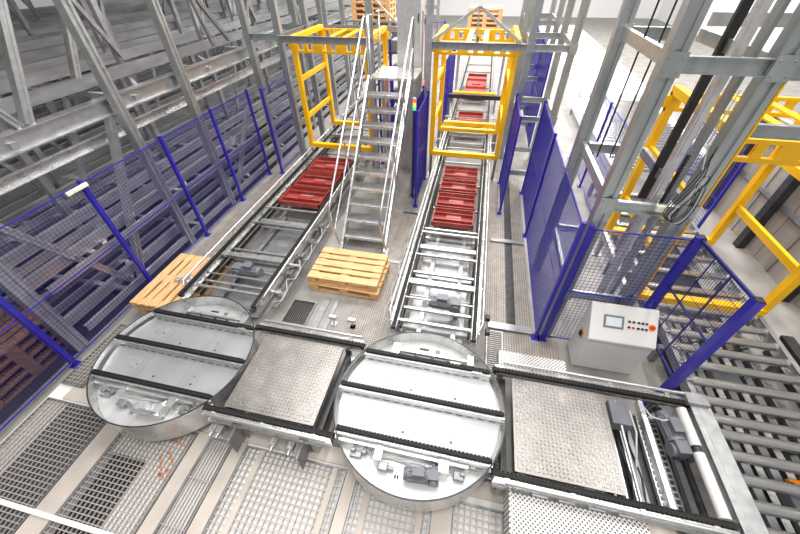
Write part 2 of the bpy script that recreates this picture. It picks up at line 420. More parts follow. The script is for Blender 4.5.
# ---------------------------------------------------------------- transfer conveyors (chains run left to right)
def cross_conveyor(x0,x1,label,px0,px1,right=False):
    T = Thing('chain_transfer_conveyor', label, 'conveyor', ((x0+x1)/2,1.8,0))
    yt, yb = (2.39,1.25)
    for nm, y, side in (('back',yt,1),('front',yb,-1)):
        b = MB(); b.cprof((x0,y+side*.03,.40),(x1,y+side*.03,.40),.05,.17,side=-side*1)
        b.box(x0+.01,y-.035,.45,x1-.01,y+.035,.462)
        sf = T.part('side_frame', b, M['bright'])
        chain_track(T,(x0-.02,y,.48),(x1+.02,y,.48),.06,.05,sf)
        b = MB(); gy = y+side*.085
        b.cyl((x0+.08,gy,.545),(x1-.02,gy,.545),.019,12); T.part('guide_tube', b, M['chrome'], sf)
        n = max(2,int((x1-x0)/.55))
        for i in range(n+1):
            x = x0+.12+(x1-x0-.3)*i/n; b = MB().box(x-.02,min(y+side*.03,gy),.47,x+.02,max(y+side*.03,gy),.50).box(x-.02,gy-.012,.49,x+.02,gy+.012,.53)
            T.part('guide_bracket', b, M['alu'], sf)
        for x in (x0,x1): T.part('sprocket', MB().cyl((x,y-.03,.47),(x,y+.03,.47),.035,16), M['black'], sf)
    tread_plate(px0,1.315,px1,2.34,.452,T)
    for x in (x0+.12,x1-.2):
        for y in (yb-.03,yt+.03):
            b = MB(); b.cprof((x,y,0),(x,y,.33),.06,.06,up=(0,1,0)); b.box(x-.06,y-.06,0,x+.08,y+.06,.012); T.part('leg', b, M['steel'])
        b = MB(); b.bar((x,yb,.28),(x,yt,.28),.06,.06); T.part('cross_beam', b, M['dark'])
    each(T,'plate_support',[MB().box(px0+.02,1.31,.36,px0+.05,2.34,.446),MB().box(px1-.05,1.31,.36,px1-.02,2.34,.446)], M['dark'])
    return T
T1 = cross_conveyor(-2.53,-1.04,'short chain conveyor with tread plate between the two turntables',-2.36,-1.28)
for x in (-2.46,-2.38,-1.72,-1.52):
    b = MB(); b.bbox(x,1.08,.24,x+.07,1.16,.32); b.cyl((x+.035,1.1,.28),(x+.035,1.03,.28),.022,12); b.box(x+.02,1.1,.32,x+.05,1.14,.345); T1.part('valve_block', b, M['alu'])
for x in (-2.16,-1.36):
    b = MB(); b.slab([(x,1.0),(x+.012,1.0),(x+.012,1.2),(x,1.2)],.0,.34); b.box(x-.05,1.18,.0,x+.05,1.2,.36); T1.part('bracket', b, M['dull'])
T2 = cross_conveyor(.64,2.72,'long chain conveyor with bright tread plate right of the middle turntable',.84,1.86,True)
# covers along its back and front
b = MB(); b.box(.68,2.52,.42,1.50,2.72,.43); b.box(.68,2.52,.32,.69,2.72,.43); T2.part('cover_plate', b, M['perf'])
b = MB(); b.box(.80,.74,.40,2.0,1.14,.41); b.box(.80,.74,.18,2.0,.75,.41); b.box(.78,.73,.18,.80,1.15,.44); T2.part('cover_plate', b, M['perf'], label='perforated front cover')
each(T2,'slot_plate',[MB().box(x,1.145,.36,x+.14,1.165,.43) for x in (1.0,1.24,1.5,1.76)], M['white_sheet'])
# drive bay right of the tread plate
b = MB(); b.bar((2.24,1.29,.42),(2.24,2.34,.42),.05,.09); T2.part('cross_beam', b, M['bright'])
b = MB(); b.cyl((1.99,1.29,.42),(1.99,2.30,.42),.016,12); T2.part('drive_shaft', b, M['chrome'])
b = MB(); b.bbox(1.90,2.02,.30,2.10,2.28,.45); T2.part('bearing_block', b, M['motor'])
for xa in (1.93,2.08,2.30,2.44):
    b = MB(); b.cprof((xa,1.30,.16),(xa,2.30,.16),.07,.05,side=1)
    for k in range(16): b.box(xa+.01,1.36+k*.058,.185,xa+.052,1.378+k*.058,.1895)
    pp = T2.part('cable_duct', b, M['alu'])
    T2.part('slot_strip', MB().box(xa+.012,1.34,.185,xa+.05,2.27,.1875), M['dark'], pp)
T2.part('bay_floor', MB().box(1.88,1.29,.10,2.76,2.34,.11), M['dark'])
each(T2,'cable_duct',[MB().cprof((x_,1.30,.13),(x_,2.30,.13),.045,.04,side=1) for x_ in (1.885,2.17,2.38,2.60)], M['dull'])
each(T2,'hose',[MB().pipe([(x_,1.32,.17),(x_+.02,1.6,.2),(x_-.02,1.95,.19),(x_+.01,2.28,.2)],.012,6) for x_ in (2.05,2.155,2.585)], M['black'])
gearmotor(T2, 2.53, 2.10, .36, -1.45, .95)
b = MB(); b.pipe([(2.30,2.30,.40),(2.32,2.18,.44),(2.42,2.14,.47),(2.52,2.18,.48),(2.55,2.12,.47)],.009,6); b.pipe([(2.05,2.28,.35),(2.12,2.20,.42),(2.16,2.0,.36),(2.14,1.7,.22)],.012,6); T2.part('cable', b, M['greyc'])
b = MB(); b.cyl((2.665,1.30,.45),(2.665,1.86,.45),.05,18); b.cyl((2.665,1.93,.45),(2.665,2.33,.45),.05,18); T2.part('idler_roller', b, M['cream'])
b = MB(); b.cyl((2.665,1.84,.45),(2.665,1.95,.45),.04,18); T2.part('roller_hub', b, M['dark'])

# ---------------------------------------------------------------- long chain conveyors going away
def long_conveyor(xl,xr,y0,y1,label,beams,motor,legs):
    T = Thing('chain_conveyor', label, 'conveyor', ((xl+xr)/2,y0,0))
    for side, x in ((-1,xl),(1,xr)):
        b = MB(); b.cprof((x+side*.035,y0,.41),(x+side*.035,y1,.41),.055,.16,side=-side)
        b.box(x-.035,y0,.452,x+.035,y1,.464)
        sf = T.part('side_frame', b, M['bright'])
        chain_track(T,(x,y0,.482),(x,y1,.482),.055,.045,sf)
        b = MB(); gx = x+side*.10
        b.pipe([(gx-side*.03,y0+.16,.50),(gx,y0+.22,.55),(gx,y0+.5,.555),(gx,y1,.555)],.02,10); T.part('guide_tube', b, M['chrome'], sf)
        b = MB(); b.box(min(x+side*.05,x+side*.07),y0+.1,.44,max(x+side*.05,x+side*.07),y1,.475); T.part('wear_strip', b, M['alu'], sf)
        y = y0+.35
        while y < min(y1,12):
            b = MB(); b.box(min(x+side*.03,gx+side*.16),y-.02,.44,max(x+side*.03,gx+side*.16),y+.02,.465) if int(y*10)%3==0 else b.box(min(x+side*.03,gx),y-.02,.44,max(x+side*.03,gx),y+.02,.465)
            b.box(gx-.012,y-.02,.46,gx+.012,y+.02,.54); y += .62
            T.part('guide_bracket', b, M['alu'], sf)
        b = MB(); b.cyl((x-.03,y0,.47),(x+.03,y0,.47),.035,16); T.part('sprocket', b, M['black'], sf)
    for i, y in enumerate(beams):
        b = MB()
        zz = .43 if i % 2 == 0 else .33
        if i % 3 == 2: b.bar((xl,y,zz-.03),(xr,y,zz-.03),.10,.06)
        else: b.bar((xl,y,zz),(xr,y,zz),.038,.038)
        T.part('cross_beam', b, M['steel'])
    for y in legs:
        for x, sd in ((xl-.02,1),(xr+.02,-1)):
            b = MB(); b.bar((x,y,0),(x,y,.34),.07,.05); b.box(x-.07,y-.05,0,x+.07,y+.05,.012); T.part('leg', b, M['dull'])
        b = MB(); b.bar((xl,y,.10),(xr,y,.10),.05,.05); T.part('tie_bar', b, M['steel'])
    # inner floor sheet
    b = MB(); b.box(xl+.12,y0+.1,.06,xr-.12,5.4,.066); T.part('drip_tray', b, M['dull'])
    b = MB(); b.box(xl+.03,y0+.2,.30,xl+.045,y1*.6,.36); b.box(xr-.045,y0+.2,.30,xr-.03,y1*.6,.36); T.part('cable_tray', b, M['dark'])
    gearmotor(T,*motor)
    return T
C1 = long_conveyor(-3.98,-2.78,2.72,17,'left chain conveyor running back from the left turntable to the left yellow gate',(2.98,3.18,3.78,4.0,4.72,4.95,5.25,8.6,9.2,9.9,10.6,11.6,12.6,13.8),(-3.36,3.52,.34,math.pi,1.0),(3.98,5.1,6.2,7.4,8.6,10,12))
C2 = long_conveyor(-.72,.36,2.78,20.6,'middle chain conveyor running back from the middle turntable to the middle yellow gate',(2.95,3.27,3.76,4.06,4.40,4.76,5.05,5.3,8.5,9.1,9.7,10.3,11.2,12.2,13.5,15,17,19),(-.12,3.45,.34,0,1.0),(3.1,4.2,5.3,6.4,7.5,8.7,10,12,14))
b = MB(); b.cyl((-.72,3.42,.40),(.36,3.42,.40),.017,12); C2.part('drive_shaft', b, M['chrome'])
b = MB(); b.cyl((-3.98,3.30,.40),(-2.78,3.30,.40),.017,12); C1.part('drive_shaft', b, M['chrome'])
each(C2,'sensor',[bb(.51,2.95,.38,.57,3.03,.45),bb(.51,3.2,.38,.57,3.28,.45)], M['dark'])
each(C2,'valve_block',[bb(-.90,y,.30,-.82,y+.12,.38) for y in (3.3,3.9,4.6,5.2)], M['dull'])
each(C1,'valve_block',[bb(-2.70,y,.28,-2.63,y+.12,.37) for y in (3.1,3.55,4.0,4.4,4.9)], M['dull'])
C1.part('valve_rail', MB().box(-2.66,2.95,.20,-2.60,5.2,.23), M['dull'])
b = MB()
for k in range(5):
    y = 3.0+k*.5
    b.pipe([(-2.68,y,.30),(-2.60,y+.1,.22),(-2.58,y+.28,.27),(-2.66,y+.45,.34)],.009,6)
C1.part('cable', b, M['greyc'])
b = MB()
for k in range(5):
    y = 3.0+k*.5
    b.pipe([(-.84,y,.30),(-.95,y+.1,.22),(-.96,y+.28,.27),(-.84,y+.45,.34)],.009,6)
C2.part('cable', b, M['greyc'])

for C_, xa, xb in ((C1,-3.98,-2.78),(C2,-.72,.36)):
    for y in (3.62,4.85): C_.part('cross_tube', MB().cyl((xa,y,.24),(xb,y,.24),.016,8), M['alu'])
    for x_ in (xa+.28,xb-.30): C_.part('cable_channel', MB().cprof((x_,2.9,.12),(x_,5.4,.12),.07,.05,side=1), M['dull'])
    C_.part('chain_return', MB().box(xb-.07,2.95,.22,xb-.045,10,.27), M['chain']); C_.part('chain_return', MB().box(xa+.045,2.95,.22,xa+.07,10,.27), M['chain'])
# red mesh sheets laid in the conveyors
def red_tray(x0,x1,y0,y1,z,label,group=None):
    T = Thing('red_cover_tray', label, 'cover', ((x0+x1)/2,(y0+y1)/2,z-.1))
    b = MB(); b.box(x0,y0,z-.1,x1,y1,z-.09); T.part('mesh_sheet', b, M['red'])
    for yy in (y0,y1-.02):
        b = MB(); b.box(x0,yy,z-.09,x1,yy+.02,z); T.part('end_wall', b, M['red'])
    each(T,'side_wall',[MB().box(x0,y0,z-.09,x0+.02,y1,z),MB().box(x1-.02,y0,z-.09,x1,y1,z)], M['red'])
    b = MB(); xm=(x0+x1)/2; ym=(y0+y1)/2
    b.bbox(xm-.16,ym-.05,z-.09,xm+.16,ym+.05,z-.055); T.part('grip', b, M['redline'] )
    each(T,'rib',[MB().box(x0+.02,y0+(y1-y0)*q_,z-.09,x1-.02,y0+(y1-y0)*q_+.018,z-.02) for q_ in (.28,.72)], M['red'])
    b = MB(); b.box(xm-.14,ym+.07,z-.088,xm+.16,ym+.12,z-.07); T.part('tag', b, M['alu'])
    return T
k = 0
for (y0,y1,w1,z) in ((5.52,6.18,'nearest of the three in the left conveyor',.44),(6.24,6.94,'middle one of the three in the left conveyor',.42),(7.0,7.74,'farthest of three in the left conveyor',.42)):
    red_tray(-3.84,-2.92,y0,y1,z,'red mesh cover tray, '+w1)
for (y0,y1,w1,z) in ((5.46,5.98,'nearest of the four before the middle yellow gate',.40),(6.04,6.60,'second of the four before the middle yellow gate',.40),(6.66,7.22,'third of the four before the middle yellow gate',.41),(7.28,7.86,'farthest of the four, touching the foot of the middle yellow gate',.41)):
    red_tray(-.58,.22,y0,y1,z,'red mesh cover tray, '+w1)
red_tray(-.58,.22,10.5,11.7,.46,'red mesh cover tray seen through the middle yellow gate')
red_tray(-.58,.22,14.0,16.6,.46,'red mesh cover tray far behind the middle yellow gate')

# ---------------------------------------------------------------- yellow gates
def gate(x0,x1,y0,y1,z0,z1,label):
    T = Thing('yellow_gate_frame', label, 'gate frame', ((x0+x1)/2,(y0+y1)/2,0))
    w = .10
    for x in (x0,x1):
        for y in (y0,y1):
            b = MB(); b.bar((x,y,z0),(x,y,z1),w,w,(0,1,0)); T.part('post', b, M['yellow'])
            b = MB(); b.box(x-.08,y-.08,0,x+.08,y+.08,.012); b.bar((x,y,.012),(x,y,z0),.06,.06,(0,1,0)); T.part('foot', b, M['dull'])
        for z in (z0+.72,z0+1.55):
            b = MB(); b.bar((x,y0+w/2,z),(x,y1-w/2,z),.06,.10); T.part('side_rung', b, M['yellow'])
        b = MB(); b.bar((x,y0-.05,z1+.05),(x,y1+.05,z1+.05),w,.10); T.part('top_rail', b, M['yellow'])
    for y in (y0,y1):
        # holed top beam, built as chords and webs round square openings
        b = MB(); b.bar((x0-.05,y,z1+.005),(x1+.05,y,z1+.005),.05,.045); b.bar((x0-.05,y,z1-.185),(x1+.05,y,z1-.185),.05,.05)
        n = 6; L = x1-x0
        for i in range(n+1):
            x = x0+L*i/n; b.box(x-(.05 if i % 2 else .11),y-.02,z1-.165,x+(.05 if i % 2 else .11),y+.02,z1-.015)
        T.part('holed_beam', b, M['yellow'])
        b = MB(); b.bar((x0,y-.02 if y==y0 else y,z0+.04),(x1,y-.02 if y==y0 else y,z0+.04),.11,.10); T.part('sill_bar', b, M['yellow'])
    b = MB(); xm = (x0+x1)/2; b.box(xm-.22,y0+.03,z1,xm-.12,y1-.03,z1+.02); b.box(xm+.12,y0+.03,z1,xm+.22,y1-.03,z1+.02); T.part('top_tie', b, M['yellow'])
    # hoist brackets
    b = MB(); b.bbox(xm-.03,y0-.04,z1-.02,xm+.03,y0+.04,z1+.12); T.part('lifting_lug', b, M['dark'])
    return T
gate(-4.10,-2.46,8.05,9.65,.56,2.86,'left yellow portal frame straddling the left chain conveyor')
gate(-.98,.60,8.15,9.75,.56,2.90,'middle yellow portal frame straddling the middle chain conveyor')
for y_,w_ in ((10.15,'just behind the middle yellow gate'),(13.1,'far behind the middle yellow gate')):
    YB_ = Thing('yellow_stop_bar','yellow stop bar across the middle conveyor '+w_,'bar',(-.18,y_,.5))
    YB_.part('bar', MB().bar((-.9,y_,.62),(.55,y_,.62),.11,.11), M['yellow']); each(YB_,'bracket',[MB().bar((x_,y_,0),(x_,y_,.56),.06,.06,(0,1,0)) for x_ in (-.92,.57)], M['dull'])
BK = Thing('crossing_beam','dark beam crossing above the middle conveyor behind its gate','beam',(-.18,12.3,.7))
BK.part('beam', MB().bar((-1.0,12.3,.75),(.8,12.3,.75),.12,.12), M['dark']); each(BK,'post',[MB().bar((x_,12.3,0),(x_,12.3,.69),.07,.07,(0,1,0)) for x_ in (-.97,.77)], M['dull'])
gate(2.57,4.20,4.02,5.58,.52,2.80,'right yellow portal frame over the roller conveyor')

# ---------------------------------------------------------------- grey lift masts and columns
def mast(xs,ys,levels,label,top=7.5,w=.13,d=.12,plates=True,skip=()):
    T = Thing('lift_mast', label, 'mast', (sum(xs)/len(xs),sum(ys)/len(ys),0))
    for x in xs:
        for y in ys:
            if (x,y) in skip: continue
            b = MB(); b.hat((x,y,.012),(x,y,top),w,d,up=(0,1,0)); b.bar((x-w/2-.004,y-d/2+.012,.012),(x-w/2-.004,y-d/2+.012,top),.008,.024,up=(0,1,0)); po = T.part('post', b, M['mast'])
            b = MB(); b.box(x-.095,y-.095,0,x+.095,y+.095,.014); T.part('foot_plate', b, M['dull'], po)
            if plates:
                for z in levels:
                    b = MB()
                    b.box(x-w/2-.012,y-d/2-.022,z-.09,x+w/2+.012,y-d/2-.009,z+.09)
                    for dx in (-.05,.05):
                        for dz in (-.05,.05): b.cyl((x+dx,y-d/2-.034,z+dz),(x+dx,y-d/2-.022,z+dz),.010,8)
                    T.part('bolted_joint', b, M['mast'], po)
    for z in levels:
        if len(xs) > 1:
            for y in ys:
                b = MB(); b.cprof((xs[0]+w/2,y-.03,z),(xs[-1]-w/2,y-.03,z),.05,.12); T.part('cross_member', b, M['mast'])
        if len(ys) > 1:
            for x in xs:
                b = MB(); b.cprof((x,ys[0]+d/2,z),(x,ys[-1]-d/2,z),.05,.11,side=1); T.part('side_member', b, M['steel'])
    return T
RM = mast((1.455,2.20),(3.5,5.0),(.92,2.26,3.55,4.9),'big grey lift mast standing behind the control console',w=.135,d=.14,skip=((2.20,5.0),))
# carriage rails, drive chain and cable chain inside this mast
b = MB(); b.bar((1.93,3.60,.5),(1.93,3.60,7.5),.05,.12,(0,1,0)); b.cyl((1.885,3.54,.5),(1.885,3.54,7.5),.010,8); RM.part('guide_rail', b, M['alu'])
b = MB(); b.bar((2.06,3.62,.5),(2.06,3.62,7.5),.035,.10,(0,1,0)); RM.part('guide_rail', b, M['mast'])
b = MB(); b.box(1.985,3.56,2.25,2.015,3.57,2.8)
for i in range(18): b.box(1.985,3.545,2.27+i*.03,2.015,3.56,2.288+i*.03)
RM.part('cable_chain', b, M['dark'])
b = MB(); b.bar((2.20,4.35,1.9),(2.20,4.35,7.5),.085,.05,(0,1,0)); RM.part('belt', b, M['black'], label='black lifting belt')
b = MB(); b.bar((2.30,4.42,.5),(2.30,4.42,2.6),.08,.03,(0,1,0)); RM.part('rail_cover', b, M['dull'])
for x_ in (1.475,1.62): RM.part('lifting_rope', MB().cyl((x_,4.3,2.4),(x_,4.3,7.5),.009,6), M['cable'])
for k in range(5):
    a = .024*k
    RM.part('hanging_cable', MB().pipe(spline([(2.09+a*.3,3.40,2.95-a*3),(2.06+a*1.2,3.38,2.65),(1.97+a,3.35,2.42-a),(1.95+a,3.34,2.28-a*.5),(2.04+a,3.33,2.22-a*.4),(2.13+a*.6,3.34,2.33),(2.12+a*.3,3.40-a,2.6)]),.0045,6), M['greyc' if k == 3 else 'cable'])
for k in range(1):
    a = .05*k
    RM.part('hanging_cable', MB().pipe([(2.0+a,3.40,3.4),(1.99+a*.6,3.38,3.0-a),(2.06+a*.3,3.36,2.75)],.006,6), M['greyc'])
RM.part('cable_tag', bb(1.90,3.38,2.27,1.98,3.43,2.33), M['paper'])
b = MB(); b.bar((2.285,3.44,.3),(2.285,3.44,7.5),.012,.03,(0,1,0)); RM.part('edge_strip', b, M['yellow'], label='yellow edge strip')
for z_,x_ in ((3.08,4.4),(3.52,4.4)): RM.part('outrigger', MB().cprof((2.28,3.5,z_),(x_,3.5,z_),.05,.11), M['mast'])
b = MB(); b.bar((2.28,5.0,3.68),(4.4,5.0,3.68),.05,.12); RM.part('outrigger', b, M['steel'])

mast((.84,1.62),(8.1,9.5),(.3,1.55,2.87,4.2),'grey lift mast right of the middle yellow gate')
mast((.95,1.75),(11.5,13),(.3,1.55,2.87,4.2),'second grey lift mast behind the one right of the middle gate')
ml = mast((-5.18,-4.42),(8.1,9.5),(2.92,4.2),'grey lift mast left of the left yellow gate')
def column(x,y,label,w=.13,d=.12,top=7.5,m='steel'):
    T = Thing('steel_column', label, 'column', (x,y,0))
    b = MB(); b.iprof((x,y,.012),(x,y,top),w,d,.014,up=(0,1,0)); T.part('post', b, M[m])
    b = MB(); b.box(x-w,y-d,0,x+w,y+d,.014); T.part('foot_plate', b, M['dull']); return T
column(-2.34,7.96,'grey steel column right of the left yellow gate',.12,.1)
column(-1.12,7.96,'slim grey steel column left of the middle yellow gate',.12,.1)
# front beams with diagonals carried by the columns
def lintel(x0,x1,y,z,label,dia):
    T = Thing('lintel_beam', label, 'beam', ((x0+x1)/2,y,z))
    b = MB(); b.cprof((x0,y,z),(x1,y,z),.05,.13,side=1); T.part('channel', b, M['dull'])
    b = MB(); xm=(x0+x1)/2
    if dia:
        for s in (-1,1): b.bar((xm,y+.06,z+.62),(xm+s*(x1-x0)*.45,y+.06,z+.05),.05,.05)
        b.bar((xm,y+.06,z+.04),(xm,y+.06,z+.62),.03,.03)
        T.part('tie_rod', b, M['bright'])
lintel(-4.35,-2.28,7.88,2.92,'grey lintel beam in front of the left yellow gate',False)
lintel(-1.18,.77,7.98,2.88,'grey lintel beam with two diagonal ties over the middle yellow gate',True)

# ---------------------------------------------------------------- stairs and platform
S = Thing('steel_stairs', 'steep galvanised steel stairs with handrails between the two long conveyors', 'stairs', (-1.78,4.8,0))
xl, xr = -2.20, -1.36; P0 = (4.80,0.); P1 = (7.30,2.40)
for x in (xl,xr):
    b = MB(); b.bar((x,P0[0],.02),(x,P1[0],P1[1]),.035,.17); b.box(x-.05,P0[0]-.1,0,x+.05,P0[0]+.12,.02); S.part('stringer', b, M['bright'])
n = 11
for i in range(1,n):
    f = i/n; y = P0[0]+(P1[0]-P0[0])*f; z = P1[1]*f
    b = MB(); b.box(xl+.02,y-.12,z-.035,xr-.02,y+.14,z-.0); S.part('tread', b, M['dull'])
    b = MB(); b.box(xl+.02,y-.135,z-.045,xr-.02,y-.115,z+.004); S.part('nosing', b, M['bright'], None)
for x,s in ((xl-.03,-1),(xr+.03,1)):
    b = MB()
    b.pipe([(x,4.76,.10),(x,4.46,.92),(x,4.60,1.12),(x,7.25,3.40),(x,7.33,3.38),(x,7.33,2.35)],.02,8)
    b.pipe([(x,4.62,.55),(x,7.3,2.92)],.015,8)
    for f in (.36,.70): 
        y = P0[0]+(P1[0]-P0[0])*f; z = P1[1]*f; b.cyl((x,y,z),(x,y-.1,z+.92),.016,8)
    S.part('handrail', b, M['chrome'])
PL = Thing('stair_platform', 'small steel landing at the top of the stairs', 'platform', (-1.75,7.8,0))
b = MB(); b.box(-2.22,7.34,2.36,-1.28,8.3,2.40); PL.part('deck', b, M['bright'])
b = MB()
for x in (-2.18,-1.32):
    for y in (7.40,8.25): b.bar((x,y,0),(x,y,2.36),.06,.06,(0,1,0))
PL.part('support_post', b, M['steel'])
b = MB(); b.pipe([(-2.2,7.4,2.4),(-2.2,7.4,3.4),(-2.2,8.2,3.4),(-2.2,8.2,2.4)],.02,8); PL.part('corner_post', MB().pipe([(-1.3,8.25,2.4),(-1.3,8.25,3.4)],.02,8), M['chrome']); PL.part('handrail', b, M['chrome'])
CT = Thing('cable_riser_cabinet', 'tall pale metal riser cabinet above the stair landing', 'cabinet', (-1.6,8.55,0))
b = MB(); b.bbox(-1.86,8.36,0,-1.36,8.8,7.5); CT.part('body', b, M['white_sheet'])
b = MB(); b.box(-1.84,8.345,2.5,-1.38,8.36,7.4); CT.part('door', b, M['alu'])
b = MB(); b.bbox(-1.42,8.32,3.2,-1.40,8.345,3.35); CT.part('handle', b, M['dark'])

# ---------------------------------------------------------------- mesh fences
def fence(pts,label,h=2.0,z0=.08,px=.05,pz=.05,wt=.003,rails=True,name='safety_fence',cat='fence',leaf=None,postm='blue'):
    """pts: list of ground points; posts at each, wire panels between"""
    T = Thing(name, label, cat, (pts[0][0],pts[0][1],0))
    for (x,y) in pts:
        b = MB(); b.box(x-.022,y-.022,.01,x+.022,y+.022,h+.04); b.box(x-.06,y-.06,0,x+.06,y+.06,.012); T.part('post', b, M[postm])
    for a,c in zip(pts,pts[1:]):
        A = V((*a,0)); C_ = V((*c,0)); d = (C_-A); L = d.length; d.normalize()
        A = A+d*.03; L -= .06
        b = MB(); e = .014
        for z in (z0+e/2,h/2+z0/2,h-e/2): b.bar(A+V((0,0,z)),A+d*L+V((0,0,z)),e if z != h/2+z0/2 else .014,e)
        for s in (e/2,L-e/2): b.bar(A+d*s+V((0,0,z0)),A+d*s+V((0,0,h)),e,e,(d.x,d.y,0))
        fr = T.part('panel_frame', b, M['blue'])
        b = MB(); n = int(L/px)
        for i in range(1,n): b.wire(A+d*(L*i/n)+V((0,0,z0)),A+d*(L*i/n)+V((0,0,h)),wt,(d.x,d.y,0))
        k = int((h-z0)/pz)
        for i in range(1,k):
            z = z0+(h-z0)*i/k; b.wire(A+V((0,0,z)),A+d*L+V((0,0,z)),wt)
        T.part('wire_mesh', b, M['wire'], fr)
    return T
fence([(-5.03,-1.4),(-5.03,.1),(-5.03,1.58),(-5.05,3.12),(-5.08,4.64),(-5.10,6.02),(-5.10,7.34)],'long blue wire mesh fence in front of the grey pallet rack',px=.05,pz=.05,wt=.003)
fence([(-4.80,7.45),(-4.80,8.75)],'short blue mesh fence panel beside the left yellow gate',h=2.0)
fence([(1.29,3.36),(1.29,5.89),(1.30,7.6)],'blue mesh fence along the aisle left of the big lift mast',h=2.03,px=.03,pz=.035,wt=.0045)
fence([(-1.08,6.55),(-1.08,7.85)],'blue mesh fence panel between the stairs and the middle conveyor',h=2.03,px=.035,pz=.04,wt=.005)
fence([(-1.235,7.0),(-1.235,8.2)],'second blue mesh panel behind the signal lamp',h=2.03,px=.035,pz=.04,wt=.005)
fence([(.78,6.6),(.78,8.0)],'blue mesh fence panel right of the middle conveyor before the gate',h=2.03,px=.035,pz=.04,wt=.005)
fence([(-2.34,8.5),(-2.34,9.9)],'blue mesh fence behind the stairs right of the left conveyor',h=2.03,px=.06,pz=.06,wt=.005)
fence([(-1.04,10.2),(-1.04,12.0),(-1.04,14.2)],'blue mesh fence left of the middle conveyor beyond the gate',h=2.03,px=.06,pz=.06,wt=.005)
fence([(.74,10.2),(.74,11.3)],'blue mesh fence right of the middle conveyor beyond the gate',h=2.03,px=.06,pz=.06,wt=.005)
fence([(-2.5,13.5),(-1.4,13.5)],'blue mesh fence crossing behind the stairs',h=2.6,px=.06,pz=.06,wt=.005)
fence([(1.6,10.2),(1.6,12.2),(1.6,14.2),(1.6,16.5)],'blue mesh fence among the far lift masts',h=2.4,px=.04,pz=.04,wt=.008)
fence([(2.7,6.6),(2.7,8.2),(2.7,9.8)],'dark blue mesh fence beside the far white rollers',h=1.9,px=.05,pz=.05,wt=.005)
fence([(4.45,6.4),(4.45,8.1)],'blue mesh fence behind the right yellow frame',h=1.7,px=.06,pz=.06,wt=.005)

fence([(1.385,3.36),(2.40,3.36)],'blue wire mesh panel between the big lift mast and the control console',h=2.0,px=.05,pz=.05,wt=.003)
# blue guard in front of the roller conveyor
G = Thing('guard_gate', 'blue-framed mesh guard beside the control console over the rollers', 'guard', (2.58,2.9,0))
ga, gb = V((2.50,3.46,0)), V((2.60,2.57,0))
for p in (ga,gb):
    b = MB(); b.box(p.x-.04,p.y-.04,.01,p.x+.04,p.y+.04,1.98); b.box(p.x-.07,p.y-.07,0,p.x+.07,p.y+.07,.012); po = G.part('post', b, M['blue'])
    b = MB(); b.box(p.x-.035,p.y-.035,1.98,p.x+.035,p.y+.035,1.99); G.part('post_cap', b, M['black'], po)
d = (gb-ga).normalized(); L = (gb-ga).length
b = MB()
for z in (.62,1.955): b.bar(ga+d*.04+V((0,0,z)),gb-d*.04+V((0,0,z)),.025,.03)
b.bar(ga+d*.04+V((0,0,1.28)),gb-d*.04+V((0,0,1.28)),.02,.015)
for s in (.33,.62): b.bar(ga+d*L*s+V((0,0,.62)),ga+d*L*s+V((0,0,1.95)),.012,.012,(d.x,d.y,0))
fr = G.part('panel_frame', b, M['navy'])
b = MB()
for i in range(1,30): b.wire(ga+d*(L*i/30)+V((0,0,.62)),ga+d*(L*i/30)+V((0,0,1.94)),.0032,(d.x,d.y,0))
for i in range(1,8): b.wire(ga+V((0,0,.62+i*.165)),gb+V((0,0,.62+i*.165)),.004)
G.part('wire_mesh', b, M['navy'], fr)
each(G,'hinge',[bb(2.64,2.58,z-.04,2.70,2.64,z+.03) for z in (1.62,1.50)], M['white_sheet'])

# ---------------------------------------------------------------- control console
CC = Thing('control_console', 'cream metal control console with small screen and buttons', 'control panel', (2.1,3.15,0))
x0, x1 = 1.74, 2.505; yf, yb2, zf, zb = 2.98, 3.32, .66, .96
b = MB()
sec = [(yf,.02),(yb2,.02),(yb2,zb),(yb2-.03,zb+.012),(yf-.025,zf+.0),(yf-.025,zf-.03),(yf,zf-.04)]
vs = [(x,y,z) for x in (x0,x1) for y,z in sec]; m_ = len(sec)
b.add(vs,[tuple(range(m_)),tuple(range(m_,2*m_))[::-1]]+[(i,i+m_,(i+1)%m_+m_,(i+1)%m_) for i in range(m_)])
CC.part('housing', b, M['cream'])
b = MB(); b.box(x0+.03,yf+.03,0,x1-.03,yb2-.03,.02); CC.part('plinth', b, M['dark'])
# panel frame of reference
A0 = V((x0,yf-.025,zf)); dv = (V((x0,yb2-.03,zb+.012))-A0); Lp = dv.length; dv.normalize(); nv = V((1,0,0)).cross(dv).normalized()
def onp(u,v,h=0): return A0+V((1,0,0))*u+dv*v+nv*h
def pbox(mb,u0,v0,u1,v1,h0,h1):
    vs = [onp(u,v,h) for h in (h0,h1) for v in (v0,v1) for u in (u0,u1)]
    mb.add(vs,[(0,2,3,1),(4,5,7,6),(0,1,5,4),(2,6,7,3),(0,4,6,2),(1,3,7,5)])
b = MB(); pbox(b,.005,.01,.76,Lp-.005,0,.004); lid = CC.part('front_panel', b, M['cream'])
b = MB(); pbox(b,.15,.17,.38,.33,.004,.012); sc = CC.part('screen_bezel', b, M['frame_grey'])
b = MB(); pbox(b,.175,.195,.355,.305,.012,.014); CC.part('screen', b, M['screen'], sc)
for v in (.25,.32):
    for i,u in enumerate((.44,.49,.545,.59,.635)):
        b = MB(); b.cyl(onp(u,v-.04,.004),onp(u,v-.04,.022),.014,14)
        mm = 'redb' if (v==.25 and i in (1,)) else 'black'
        CC.part('push_button', b, M[mm], label='red push button' if mm=='redb' else None)
b = MB(); b.cyl(onp(.70,.245,.004),onp(.70,.245,.012),.04,20); ye = CC.part('button_ring', b, M['orange'])
b = MB(); b.cyl(onp(.70,.245,.012),onp(.70,.245,.035),.022,20); CC.part('emergency_stop', b, M['redb'], ye)
